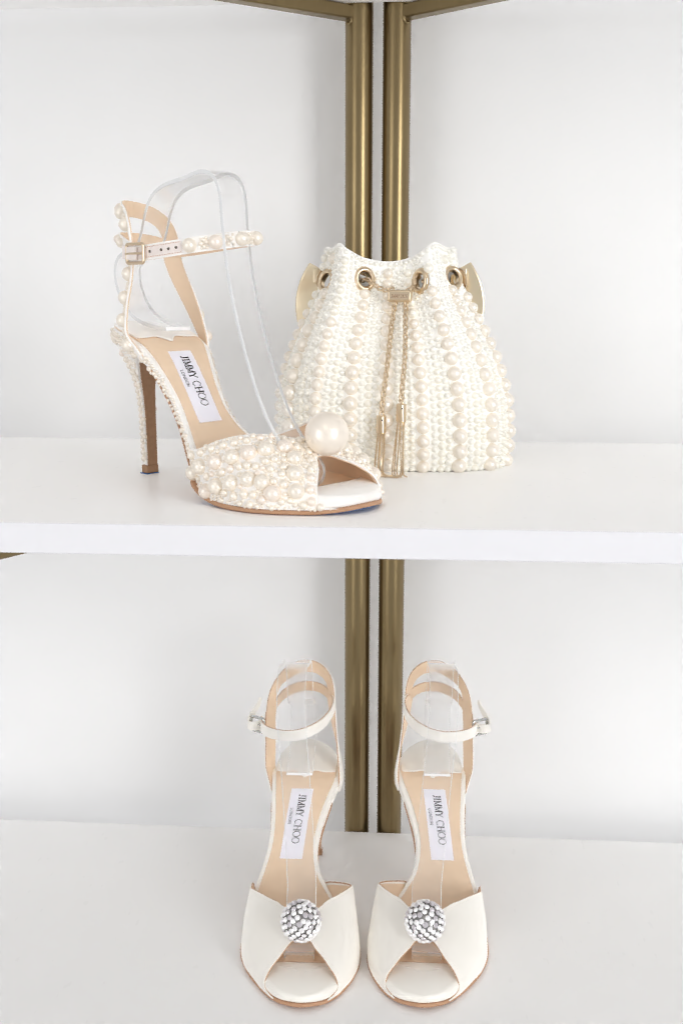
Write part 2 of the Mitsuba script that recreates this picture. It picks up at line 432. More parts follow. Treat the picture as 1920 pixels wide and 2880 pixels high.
class Sandal:
    def __init__(self, root, pose, floor, mir, label, category, group=None, toe=1.0):
        self.root, self.mir, self.toe = root, mir, toe
        USED.add(root)
        labels[root] = {'label': label, 'category': category}
        if group: labels[root]['group'] = group
        a = math.radians(pose[2]); u = np.array([math.cos(a), math.sin(a), 0]); n = np.array([u[1], -u[0], 0]) * mir
        self.M = np.eye(4); self.M[:3, 0] = u * 1e-3; self.M[:3, 1] = n * 1e-3; self.M[:3, 2] = [0, 0, 1e-3]; self.M[:3, 3] = [pose[0], pose[1], floor]

    def world(self, v):
        v = np.array(v, float); x = v[..., 0]
        v[..., 0] = np.where(x > 150, 150 + (x - 150) * self.toe, x)          # toe length of this shoe
        return v @ self.M[:3, :3].T + self.M[:3, 3]

    def put(self, name, mesh, mat, smooth=40, label=None, kind=None):
        f = mesh.faces[:, ::-1] if np.linalg.det(self.M[:3, :3]) < 0 else mesh.faces
        m = trimesh.Trimesh(self.world(mesh.vertices), f, process=False)
        return put(self.root + '__' + name, m, mat, smooth, label, kind)

    def balls(self, name, items, mat_of, level=2, most=300):
        """items: (local centre, radius, outward direction). The largest become parts of their own, the rest one part of small ones."""
        items = sorted(items, key=lambda x: -x[1]); R3 = self.M[:3, :3] * 1e3
        mats = [turned(self.world(p), R3 @ np.asarray(n, float), r * 1e-3) for p, r, n in items]
        for i, M in enumerate(mats[:most]): put(self.root + '__' + name, ball_dict(mat_of(i), level), None, tw=T(M))
        if mats[most:]:
            v, f = np.array(DOME1.vertices), np.array(DOME1.faces)
            V = [v @ M[:3, :3].T + M[:3, 3] for M in mats[most:]]; F_ = [f + i * len(v) for i in range(len(V))]
            put(self.root + '__seed_' + name, trimesh.Trimesh(np.vstack(V), np.vstack(F_), process=False), 'm_pearl', True, 'tiny seed pearls filling the gaps between the larger ones', 'stuff')


def vamp_surface(u, s, o):
    """Outer face of the front upper at u (0 outer edge .. 1 inner edge of the foot) and station s."""
    th = np.pi * u
    rise = np.clip(np.sin(th) / .62, 0, 1); rise = rise * rise * (3 - 2 * rise) * .6 + rise * .4
    wl = o['BL'](s) + (o['WL'](s) - o['BL'](s)) * rise; wm = o['BM'](s) + (o['WM'](s) - o['BM'](s)) * rise
    h = o['H'](s); z0 = o['Z0'](s); wc = (o['WL'](s) + o['WM'](s)) / 2 * o['WC'](s)
    k = np.where(u < .5, 2 / 2.35, 2 / 2.9)
    c = np.sign(np.cos(th)) * np.abs(np.cos(th)) ** k
    w = np.where(c > 0, wc + (wl - wc) * c, wc + (wc - wm) * c)
    z = z0 + (h - z0) * np.abs(np.sin(th)) ** k
    return np.stack([s, w, z], -1)


def vamp_options():
    return dict(
        WL=PchipInterpolator([80, 94, 105, 120, 140, 150, 160, 172, 183, 190, 196, 203], [47.5, 48.5, 48.3, 48, 46.5, 44.5, 41, 33.5, 26.5, 21, 15.5, 4]),
        BL=PchipInterpolator([80, 94, 105, 120, 140, 150, 160, 172, 183, 190, 196, 203], [36, 41, 44, 46.5, 46, 44, 40.5, 33.2, 26.2, 20.7, 15.3, 4]),
        WM=PchipInterpolator([80, 95, 104, 114, 130, 147, 158, 170, 181, 190, 197, 203], [-30, -35, -39, -42, -43, -43.2, -41, -37, -31.5, -26, -19, -10]),
        BM=PchipInterpolator([80, 95, 104, 114, 130, 147, 158, 170, 181, 190, 197, 203], [-8, -15, -22, -30, -38.5, -42, -40.5, -37, -31.5, -26, -19, -10]),
        H=PchipInterpolator([80, 94, 114, 126, 140, 150, 161, 170, 180, 190, 198, 204], [66, 60, 54.5, 49, 41, 36, 30.5, 27, 22.5, 18, 14, 10]),
        Z0=PchipInterpolator([80, 90, 97, 107, 120, 132, 180, 195, 206], [24, 16, 11.5, 6, 3.8, 3.2, 3.2, 4, 5.5]),
        WC=PchipInterpolator([80, 120, 160, 200], [.6, .5, .4, 1]))


SB = PchipInterpolator([0, .05, .112, .135, .237, .298, .347, .389, .43, .5, .55, .59, .654, .723, .80, .89, .975, 1], [93, 93.5, 96, 101.5, 119, 127, 132.5, 136.3, 141, 146.5, 141.5, 135.7, 129.7, 121.7, 110.5, 97.3, 87, 86])
SF = PchipInterpolator([0, .015, .04, .10, .18, .285, .367, .427, .461, .49, .505, .525, .55, .62, .71, .86, .96, .985, 1], [195, 191, 187, 185.2, 183.6, 180, 175.6, 169.8, 165.4, 163, 163, 164.5, 169.5, 176.2, 181.4, 185, 187, 191, 195])


def sandal(root, pose, floor, mir, pearl, label, group=None):
    o = Sandal(root, pose, floor, mir, label, 'sandal', group, .87 if pearl else 1.0)
    skin = 'm_white_leather' if pearl else 'm_satin'
    # sole, footbed edge, insole, cushions
    rand_poly = OUTLINE.buffer(1.6, 24).union(OUTLINE.intersection(sg.box(24, -100, 300, 100)).buffer(3.6, 24).intersection(sg.box(24, -100, 300, 100))).buffer(4).buffer(-4)
    shank = slab2(rand_poly, lambda x: PROF(x) + .5, lambda x: max(PROF(x) - 8.5 + 2.5 * min(1, max(0, (x - 140) / 15)), ZBOT(x) + 2.4) if x > 60 else PROF(x) - 8.5, 2.2, 300)
    o.put('footbed_edge', shank, skin, 50)
    sole_poly = OUTLINE.buffer(4.2, 24).intersection(sg.box(44, -100, 300, 100))
    sole_poly = sole_poly.union(sg.Polygon([(98, 46.5), (108, 46.6), (122, 47.5), (136, 47.2), (147, 45.4), (157, 41.5), (171, 33.2), (183, 25.6), (190, 20), (197, 12), (201.6, 2), (201.8, -5), (200, -11), (197, -17.6), (190, -25.6), (181, -31.5), (170, -37), (157, -41), (147, -42.3), (136, -42), (122, -39.5), (108, -33), (98, -25)]).buffer(.6, 8)).buffer(3).buffer(-3)
    o.put('outsole', slab2(sole_poly.intersection(sg.box(46, -100, 300, 100)), lambda x: ZBOT(x) + 2.7, lambda x: ZBOT(x), 1.0, 300, 4), 'm_sole', 45, 'thin brown leather outsole with a bare edge')
    o.put('insole', bed_sheet(OUTLINE, 1.0, 100, 26, -10, 162, thick=.8), 'm_tan', 40, 'tan leather insole')
    def heel_end(w):
        t = abs(w - 6.7)
        return 29.6 + 5.6 * max(0, 1 - t / 7.5) ** 1.35 - 1.6 * math.exp(-((t - 9) / 5) ** 2) - .02 * max(0, t - 14)
    o.put('heel_cushion', bed_sheet(OUTLINE.buffer(-.2), 1.7, 60, 41, -14, 30, send=heel_end, puff=1.1, thick=1.3), skin, 40, 'white heel pad with a pointed front edge')
    toe_poly = OUTLINE.buffer(3.5, 24)
    toe_poly = OUTLINE.buffer(3.5, 24).intersection(sg.box(158.8, -100, 300, 100))
    o.put('toe_cushion', slab2(toe_poly, lambda x: PROF(x) + 3.3 - 1.6 * max(0, (x - 182) / 20) ** 2 - 2.2 * max(0, (163 - x) / 4.2), lambda x: ZBOT(x) + 2.9, 4.4, crown=lambda x: 1.6 * np.clip((x - 160) / 10, 0, 1)), skin, 60, 'padded white toe end of the insole')
    # label with its print
    def on_label(x, y, lift):           # x along the label from the heel side, y towards the foot's left
        a, b = np.array([43.2, 7.7]), np.array([80.6, 14.4]); t = x / LABEL
        s_ = a[0] + (b[0] - a[0]) * ARC(t)
        return np.stack([s_, a[1] + (b[1] - a[1]) * ARC(t) - y * mir, PROF(s_) + 1.5 + lift], -1)
    ts = np.linspace(0, 1, 40); ss_ = 43.2 + 37.4 * ts; arc = np.r_[0, np.cumsum(np.hypot(np.diff(ss_), np.diff(PROF(ss_))))]; LABEL = arc[-1]
    ARC = lambda t: np.interp(np.asarray(t) * LABEL, arc, ts)
    gx, gy = np.meshgrid(np.linspace(0, LABEL, 34), np.linspace(-8.9, 8.9, 8), indexing='ij')
    key = o.put('label', shell(on_label(gx, gy, .25), -.25, .25), 'm_label', 40, 'white woven label with black lettering')
    for txt, h, ln_, x0, y0 in (('JIMMY CHOO', 6.0, 39.5, 5.2, -1.6), ('LONDON', 2.6, 12.8, 16.5, -6.9)):
        if txt == 'LONDON':
            m = meshkit.text_mesh(txt, h, .12); m.apply_translation([-m.bounds[0][0], 0, 0]); m.apply_scale([ln_ / m.extents[0], 1, 1])
        else: m = word(txt, h, ln_, .12)
        v = m.vertices; P = on_label(v[:, 0] + x0, v[:, 1] + y0, .72 + v[:, 2])
        m = trimesh.Trimesh(P, m.faces if mir > 0 else m.faces[:, ::-1], process=False); trimesh.repair.fix_normals(m)
        o.put('label__lettering', m, 'm_ink', False, 'black printed word ' + txt)
    for xx in (-1.3, LABEL + 1.3):
        dashes = [tube(on_label(np.array([xx, xx]), np.array([y, y + .8]), .1), .22, 5) for y in np.arange(-8.6, 8.6, 1.5)]
        o.put('label__stitching', trimesh.util.concatenate(dashes), 'm_strap_reptile', 40)
    # heel
    hz = np.array([6.2, 20, 40, 55, 66, 75, 82, 88.5])
    sf = PchipInterpolator(hz, [0, .2, .2, .4, 1.8, 6, 13, 24]); sb = PchipInterpolator(hz, [-5.0, -5.0, -5.2, -6.2, -8.0, -10.6, -13, -15.2])
    wl = PchipInterpolator(hz, [3.9, 4.1, 4.6, 5.8, 8.2, 12, 17, 23.5]); wr = PchipInterpolator(hz, [-5, -5, -5, -5, -5.4, -6.6, -8.8, -12])
    rows, fr = [], []
    for z in np.linspace(6.2, 88.5, 40):
        a, b, l, q = float(sf(z)), float(sb(z)), float(wl(z)), float(wr(z)); c = (l + q) / 2
        back = [[a - (a - b) * math.sin(t) ** .8, c + (l - c) * np.sign(math.cos(t)) * abs(math.cos(t)) ** .55, z] for t in np.linspace(0, math.pi, 18)]
        front = [[a + .1, q + (l - q) * t, z] for t in np.linspace(.06, .94, 6)]
        rows.append(back); fr.append([[a + .35, q + .7 + (l - q - 1.4) * t, z] for t in np.linspace(0, 1, 7)])
    P = np.array(rows); nn, mm = P.shape[:2]; v = np.vstack([P.reshape(-1, 3), P[0].mean(0), P[-1].mean(0)]); j = np.arange(mm)
    f = np.vstack([grid_faces(nn, mm, False, True), np.stack([np.full(mm, nn * mm), j, (j + 1) % mm], 1), np.stack([np.full(mm, nn * mm + 1), (nn - 1) * mm + (j + 1) % mm, (nn - 1) * mm + j], 1)])
    hm = trimesh.Trimesh(v, f, process=False); trimesh.repair.fix_normals(hm)
    hk = o.put('heel', hm, skin, 50)
    HEELP = P
    o.put('heel__breast', shell(np.array(fr)[::-1], -.35, .35), 'm_breast', 30, 'brown leather face on the front of the heel')
    tip = chamfer_box([-5.9, -5.3, .6], [.9, 4.3, 6.2], .6)
    o.put('heel__tip', tip, 'm_breast', 20, 'brown heel tip')
    if pearl: o.put('heel__protective_film', chamfer_box([-7.2, -5.6, .05], [1.0, 4.8, .6], .15), 'm_film', 20, 'blue film under the heel tip')
    if pearl:
        o.put('sole_film', slab(sole_poly.buffer(-2.5), lambda x: ZBOT(x) + .1, lambda x: ZBOT(x) - .28, .15, 60, 104), 'm_film', 40, 'blue protective film under the sole')
    # front upper
    vo = vamp_options()
    nu, ns = 121, 46
    U = np.linspace(0, 1, nu)
    P = np.zeros((nu, ns, 3))
    for i, u in enumerate(U): P[i] = vamp_surface(np.full(ns, u), np.linspace(float(SB(u)), float(SF(u)), ns), vo)
    N = grid_normals(P)
    if (N[nu // 2, ns // 2] @ [0, 0, 1]) < 0: N = -N
    o.put('vamp', shell(P, -.6, .5, N=N), skin, 45, None if pearl else 'smooth ivory satin front upper')
    o.put('vamp__lining', shell(P[1:-1, 1:-1], -1.5, -.65, N=N[1:-1, 1:-1]), 'm_tan', 45, 'tan leather lining')
    if not pearl:
        rim = np.vstack([P[1:-1, 0] - N[1:-1, 0] * .65]); o.put('vamp__edge', tube(rim, .45, 6), 'm_edge', 50)
        rim = np.vstack([P[1:-1, -1] - N[1:-1, -1] * .65]); o.put('vamp__edge', tube(rim, .45, 6), 'm_edge', 50)
    for u0, u1 in ((.05, .43), (.57, .78)):
        for tt in (.05, .955):
            uu = np.linspace(u0 if tt < .5 else .04, u1 if tt < .5 else .45, 46) if u0 < .5 else np.linspace(u0 if tt < .5 else .55, u1 if tt < .5 else .96, 46)
            dash = []
            for q in uu:
                e = .0035; us = np.array([q, q + e]); p = vamp_surface(us, SB(us) + (SF(us) - SB(us)) * (2.6 / np.maximum(SF(us) - SB(us), 8) if tt < .5 else 1 - 2.6 / np.maximum(SF(us) - SB(us), 8)), vo)
                dash.append(tube(p + N[int(q * (nu - 1)), ns // 2] * .5, .16, 4))
            if not pearl: o.put('vamp__stitching', trimesh.util.concatenate(dash), 'm_strap_reptile', False)
    ballc = np.array([167.5, -.6, 41.6]) if pearl else np.array([164.0, -.6, 44.3])
    post = tube([[158, -.6, 31], [162, -.6, 36]], 4, 12); o.put('vamp__ball_post', post, 'm_silver', 40)
    # counter: straps round the heel of the foot
    AX = np.array([24, 11.0])
    def ribbon(name, pts, hw, n=60, mat=skin, lining='m_tan', out=1.1, axis=AX, normal=None):
        C = resample(pts, n); tg = unit(np.gradient(C, axis=0))
        if normal is None:
            nr = np.zeros_like(C); nr[:, :2] = C[:, :2] - axis; nr = unit(nr)
        else: nr = unit(np.stack([np.interp(np.linspace(0, 1, n), np.linspace(0, 1, len(normal)), np.array(normal)[:, q]) for q in range(3)], 1))
        nr = unit(nr - tg * np.sum(nr * tg, 1, keepdims=True)); d = np.cross(tg, nr)
        hwv = np.interp(np.linspace(0, 1, n), np.linspace(0, 1, len(hw)), hw) if np.ndim(hw) else np.full(n, hw)
        G = C[:, None] + d[:, None] * (np.linspace(-1, 1, 7)[None, :, None] * hwv[:, None, None])
        NN = np.repeat(nr[:, None], 7, 1)
        key = o.put(name, shell(G, 0, out, N=NN), mat, 45)
        nm = key[len(root) + 2:]
        o.put(nm + '__lining', shell(G * 1.0, -.75, -.03, N=NN), lining, 45)
        if not pearl:
            for e in (0, -1): o.put(nm + '__edge', tube(G[:, e] - NN[:, e] * .2, .34, 5), 'm_edge', 50)
        return C, nr, d, hwv, nm
    J = 150.0
    R = {}
    R['lat'] = ribbon('side_strap', [[39, 32.5, 80], [33, 34.2, 87], [27.5, 35.8, 96], [27.5, 35.8, 106], [30, 35.2, 120], [33.5, 34.8, 132], [34.5, 34.4, 143], [34, 34, 149]], [2.2, 4.4, 5.2, 5.6, 5.6, 5.6, 5.6, 5.8], normal=[[-.5, .86, 0], [-.6, .8, 0], [-.6, .8, 0], [-.6, .8, 0], [-.6, .8, 0]])
    R['med'] = ribbon('side_strap', [[36, -20.5, 80], [32.5, -23, 89], [28.5, -22.2, 100], [22.5, -19.6, 116], [16.5, -16.8, 130], [12, -14.8, 143], [11.5, -14, 152]], [2.2, 4.4, 5.6, 6, 6, 6, 6.4])
    TOP = [[34, 34, 147], [32.4, 33.6, 156], [26.5, 31.4, 165], [15, 25.4, 171.3], [4, 17, 174.2], [-2, 9, 175], [-2, 2, 174.4], [1.5, -5.6, 172], [6, -11.2, 167], [10, -14, 158.5], [11, -14.2, 150]]
    R['top'] = ribbon('top_loop', TOP, [5, 4.8, 4.6, 4.6, 4.8, 5, 5, 4.9, 4.8, 5.2, 5.6], normal=[[-.6, .8, 0], [-.6, .8, 0], [-.55, .83, 0]] + [[p[0] - 24, p[1] - 11, 0] for p in TOP[3:]])
    R['low'] = ribbon('heel_band', [[31, 32.8, 148], [22, 30.5, 151], [10, 25, 154.5], [0, 16, 156], [-4, 8, 156.3], [-3, 0, 156], [2, -8, 154.5], [10, -13.4, 151]], 3.9)
    # ankle strap
    if pearl: path = [[36, 40, 145], [48, 40.6, 144.6], [60, 38.6, 145.6], [74, 34.4, 147.2], [87, 27.5, 149.2], [97, 18, 151], [102, 8, 152.5], [101, -3, 153.3], [93, -12, 153.8], [77, -17.5, 153.5], [55, -18.5, 152], [30, -16.8, 150], [14, -15.4, 149]]
    else: path = [[38, 41.2, 141.5], [52, 38.8, 142], [66, 32, 144.3], [78, 21, 147.5], [83, 9, 150], [80, -2, 152.5], [70, -11, 155], [55, -16, 156.5], [38, -17.2, 156], [22, -16.4, 153.5], [11, -14.8, 150]]
    ctr = np.array([58, 11.0])
    C, nr, d, hwv, nm = ribbon('ankle_strap', path, 4.5 if pearl else 4.1, 110, skin, 'm_tan', 1.0, axis=ctr)
    R['ank'] = (C, nr, d, hwv, nm)
    # strap end with holes, buckle, keeper
    if pearl:
        i1 = np.argmin(np.abs(C[:, 0] - 81) + (C[:, 1] < 20) * 99)
        G = C[4:i1, None] + d[4:i1, None] * (np.linspace(-1, 1, 5)[None, :, None] * 3.5) + nr[4:i1, None] * 1.25
        o.put(nm + '__billet', shell(G, -.2, .25, N=np.repeat(nr[4:i1, None], 5, 1)), 'm_strap_reptile', 40, 'pale glossy strap end with punched holes')
        for x in (60, 66.5, 72, 76.5):
            i = np.argmin(np.abs(C[:, 0] - x) + (C[:, 1] < 20) * 99)
            c = trimesh.creation.cylinder(.85, .4, sections=12); M = np.eye(4); M[:3, 2] = nr[i]; M[:3, 0] = d[i]; M[:3, 1] = np.cross(nr[i], d[i]); M[:3, 3] = C[i] + nr[i] * 1.55; c.apply_transform(M)
            o.put(nm + '__hole', c, 'm_dark', 30)
        for e in (-1, 1):
            st = [tube([C[i] + d[i] * e * 2.9 + nr[i] * 1.6, C[i] + d[i] * e * 2.9 + nr[i] * 1.6 + unit(C[i + 1] - C[i]) * 1.0], .18, 5) for i in range(12, i1 - 1, 1)]
            o.put(nm + '__stitching', trimesh.util.concatenate(st), 'm_edge', 40)
        bc, nrm, wd, ht = np.array([48.5, 42.9, 144.6]), unit([.02, 1, .0]), 8.0, 5.6
        tail = [[50, 42.9, 144.6], [43, 43.4, 144.8], [36, 42.2, 145.6], [32.5, 39.6, 146.5]]
    else:
        bc, nrm, wd, ht = np.array([47, 43.3, 142.5]), unit([.9, .55, .05]), 6.4, 5.8
        tail = [[44, 41.5, 142.5], [49, 46, 141.8], [48.5, 50.2, 142.6], [42, 49.6, 147], [36, 44.5, 154], [33, 42.5, 160]]
    tx = unit(np.cross([0, 0, 1], nrm)); tz = np.cross(nrm, tx)
    fr = []
    for a, b in ((-1, -1), (1, -1), (1, 1), (-1, 1)):
        for q in range(5):
            an = math.radians({(-1, -1): 180, (1, -1): 270, (1, 1): 0, (-1, 1): 90}[(a, b)] + q * 22.5)
            fr.append(bc + tx * (a * (wd - 1.4) + 1.4 * math.cos(an)) + tz * (b * (ht - 1.4) + 1.4 * math.sin(an)))
    fr = np.array(fr); fr = np.vstack([resample(np.vstack([fr[i], fr[(i + 1) % len(fr)]]), 6, False)[:-1] for i in range(len(fr))])
    metal = 'm_gold' if pearl else 'm_silver'
    bk = o.put('buckle', tube(fr, .95 if pearl else 1.15, 8, True), metal, 50, 'gold rectangular buckle' if pearl else 'small silver rectangular buckle')
    o.put('buckle__prong', tube([bc - tx * (wd - .4), bc + nrm * .9, bc + tx * (wd + .6) + nrm * .5], .65, 8), metal, 50)
    tl = resample(tail, 24); tg = unit(np.gradient(tl, axis=0)); nz = np.broadcast_to([0, 0, 1.0], tl.shape); nz = unit(nz - tg * np.sum(nz * tg, 1, keepdims=True))
    G = tl[:, None] + nz[:, None] * np.linspace(-1, 1, 5)[None, :, None] * np.minimum(3.7, np.linspace(4.2, 1.6 if not pearl else 3.6, 24))[:, None, None]
    o.put('strap_tail', shell(G, -.5, .5), 'm_strap_reptile' if pearl else skin, 45, 'free end of the ankle strap')
    kl = [[52.5, 41.2, 145.5 + a] for a in ()]
    # pearls or the crystal ball
    if pearl:
        o.balls('ball_pearl', [(ballc + np.array([-.5, 0, .6]), 12.7, [0, 0, 1])], lambda i: 'm_ball_pearl', 3)
        rg = np.random.default_rng(21)
        cand, info = [], []
        # rows of large pearls on each half, a border row of medium ones, then smaller and smaller ones in the gaps
        big = [(.03, .05), (.083, .132), (.131, .223), (.184, .263), (.245, .289), (.31, .313), (.385, .361), (.015, .20), (.045, .309), (.079, .433), (.125, .537), (.136, .632), (.088, .742), (.225, .601), (.363, .619), (.258, .78), (.129, .87)]
        med = [(.055, .02), (.095, .03), (.135, .051), (.172, .069), (.209, .09), (.246, .103), (.29, .111), (.345, .085), (.395, .07), (.438, .08), (.475, .17), (.139, .296), (.164, .383), (.188, .414), (.218, .432), (.254, .463), (.291, .49), (.106, .34), (.134, .362),
               (.085, .286), (.063, .213), (.194, .541), (.277, .636), (.222, .717), (.057, .607), (.051, .545), (.031, .46), (.042, .672), (.1, .808), (.161, .769), (.457, .699), (.407, .837), (.342, .889), (.275, .932), (.173, .952), (.069, .963), (.473, .506), (.43, .42), (.35, .50), (.33, .40)]
        for side in (0, 1):
            for u, t in big: cand.append((abs(side - u), t, rg.uniform(4.6, 4.95)))
            for u, t in med: cand.append((abs(side - u), t, rg.uniform(2.4, 2.85)))
        for lo, hi, cnt in ((2.2, 2.6, 500), (1.5, 1.9, 2500), (.75, 1.15, 3200)):
            for _ in range(cnt): cand.append((rg.uniform(.0, 1), rg.uniform(0, 1), rg.uniform(lo, hi)))
        cu, ct, cr = (np.array([c[k] for c in cand]) for k in range(3))
        a, b = SB(cu), SF(cu); cs = a + (b - a) * ct; marg = (cr * .62 + .5) / np.maximum(b - a, 1)
        p0 = vamp_surface(cu, cs, vo); n0 = unit(np.cross(vamp_surface(cu + 1e-3, cs, vo) - p0, vamp_surface(cu, cs + .1, vo) - p0))
        outw = p0 - np.stack([cs, 0 * cs, 5 + 0 * cs], -1); n0 *= np.sign(np.sum(n0 * outw, 1))[:, None]
        p0 = p0 + n0 * .5
        ok = (ct > marg) & (ct < 1 - marg) & (p0[:, 2] > cr * .75 + 2.6) & (np.linalg.norm(p0 - ballc, axis=1) > 13.2 + cr * .3) & (cu > 0) & (cu < 1)
        C3 = [(p + n_ * r * .04, r, n_) for p, n_, r in zip(p0[ok], n0[ok], cr[ok])]
        items = spread(C3, .97)
        # along the footbed edge, the heel, the straps
        s, L, M = edges_of(rand_poly, 60, -18, 100)
        rg = np.random.default_rng(5); extra = []
        for side, E in ((1, L), (-1, M)):
            q = np.stack([s, E, PROF(s) - 4.2], 1)
            for row, (dz, r) in enumerate(((2.3, 1.1), (-.6, 1.5), (-3.2, 1.1))):
                for p in resample(q, 95, False):
                    extra.append((p + np.array([0, side * .1, dz]) + rg.normal(0, .35, 3) * [1, .2, 1], r * rg.uniform(.85, 1.2), [0, side, 0]))
        HN = grid_normals(HEELP); HN *= np.sign(np.sum(HN[20, 9] * [-1, 0, 0]))
        hp, hn = np.asarray(HEELP[1:-2, 1:-1]).reshape(-1, 3), HN[1:-2, 1:-1].reshape(-1, 3)
        for q in rg.permutation(len(hp)): extra.append((hp[q] - hn[q] * .35 + rg.normal(0, .3, 3), rg.choice([.9, 1.3, 1.8]), hn[q]))
        mids = [(p, 2.3, n_) for p, n_ in zip(HEELP[2:-3, 5][::2], HN[2:-3, 5][::2])]
        items += spread(mids + extra, .86)
        strap = []
        def line(key, i0, i1, big, skip=()):
            C, nr, d, hw, _ = R[key]; L_ = np.r_[0, np.cumsum(np.linalg.norm(np.diff(C, axis=0), axis=1))]; x = L_[i0] + 3
            while x < L_[i1]:
                i = np.searchsorted(L_, x); i = min(i, len(C) - 1); strap.append((C[i] + nr[i] * (1.05 + big * .2), big, nr[i]))
                for dx, dy, r in ((5.6, .0, 1.5), (7.3, 1.9, 1.45), (7.3, -1.9, 1.3), (9.0, .5, 1.5), (5.4, 2.7, .9), (5.4, -2.6, .9), (9.3, -2.6, .9), (9.4, 3, .9)):
                    k = min(np.searchsorted(L_, x + dx), len(C) - 1)
                    if L_[k] < L_[i1]: strap.append((C[k] + nr[k] * (1.05 + r * .15) + d[k] * dy, r, nr[k]))
                x += 14.6
        i1 = np.argmin(np.abs(C[:, 0] - 81) + (C[:, 1] < 20) * 99)
        line('ank', i1, 106, 4.2); line('lat', 8, 52, 4.4); line('med', 8, 54, 4.3); line('top', 8, 52, 4.1); line('low', 8, 52, 2.9)
        items += strap
        o.balls('pearl', items, lambda i: 'm_pearl_pink' if (i * 7) % 5 == 0 else 'm_pearl', 2, 300)
    else:
        core = trimesh.Trimesh(ICO3.vertices * 13.0 + ballc, ICO3.faces, process=False)
        cb = o.put('crystal_ball', core, 'm_gun', True, 'round ball set all over with clear crystals')
        n = 140; k = np.arange(n) + .5; ph = np.arccos(1 - 2 * k / n); th = np.pi * (1 + 5 ** .5) * k
        rg = np.random.default_rng(3)
        dirs = np.stack([np.cos(th) * np.sin(ph), np.sin(th) * np.sin(ph), np.cos(ph)], 1)
        dirs = unit(dirs + rg.normal(0, .02, dirs.shape))
        # a cut stone: table, crown facets, girdle, pavilion
        def ring(r, z, m, off=0): a = (np.arange(m) + off) * 2 * np.pi / m; return np.stack([r * np.cos(a), r * np.sin(a), np.full(m, z)], 1)
        stone = trimesh.convex.convex_hull(np.vstack([ring(.50, .46, 8), ring(.82, .25, 8, .5), ring(1, .05, 16), ring(1, -.05, 16), ring(.45, -.5, 8, .5)]))
        for i, dv in enumerate(dirs):
            if dv[0] < -.75: continue
            z = dv; x = unit(np.cross(z, [.3, .5, .8])); y = np.cross(z, x); r = 1.92 * rg.uniform(.95, 1.05); a = rg.random() * 6.28
            M = np.eye(4); M[:3, 0] = (x * math.cos(a) + y * math.sin(a)) * r; M[:3, 1] = (-x * math.sin(a) + y * math.cos(a)) * r; M[:3, 2] = z * r * 1.25; M[:3, 3] = ballc + dv * 13.75
            m = stone.copy(); m.apply_transform(M)
            o.put('crystal_ball__crystal', m, 'm_crystal' if rg.random() < .68 else 'm_crystal_deep', False)
            if dv[0] > -.4:
                cup = trimesh.creation.cylinder(r * .93, .5, sections=12); M2 = M.copy(); M2[:3, :3] = np.stack([x, y, z], 1); M2[:3, 3] = ballc + dv * 12.95; cup.apply_transform(M2)
                CUPS.append(cup)
        o.put('crystal_ball__setting', trimesh.util.concatenate(CUPS), 'm_silver', 30, 'silver cups that hold the crystals', 'stuff'); CUPS.clear()
    return o


CUPS = []


# ------------------------------------------------------------------ bent clear strip inside a sandal
FORM = [[121, 15.5], [140, 12.6], [154, 11.6], [163, 14.5], [165.5, 21], [160, 28], [150, 35], [141, 44.5], [132, 58], [123.5, 76], [115, 98], [109, 117], [104.5, 137], [102, 155], [100.8, 168], [99.6, 178], [95.5, 186], [86.5, 190.6],
        [70, 188.6], [54, 186.4], [43.5, 183.8], [35.5, 179], [30.6, 172.5], [26.8, 164], [23.6, 156.5], [18.5, 150], [8, 147.2], [-1.5, 143.2], [-4.9, 136], [-4.2, 128], [-.6, 119.5], [4.5, 113], [12, 107], [24, 102.4], [36, 100.3], [46, 99.6]]


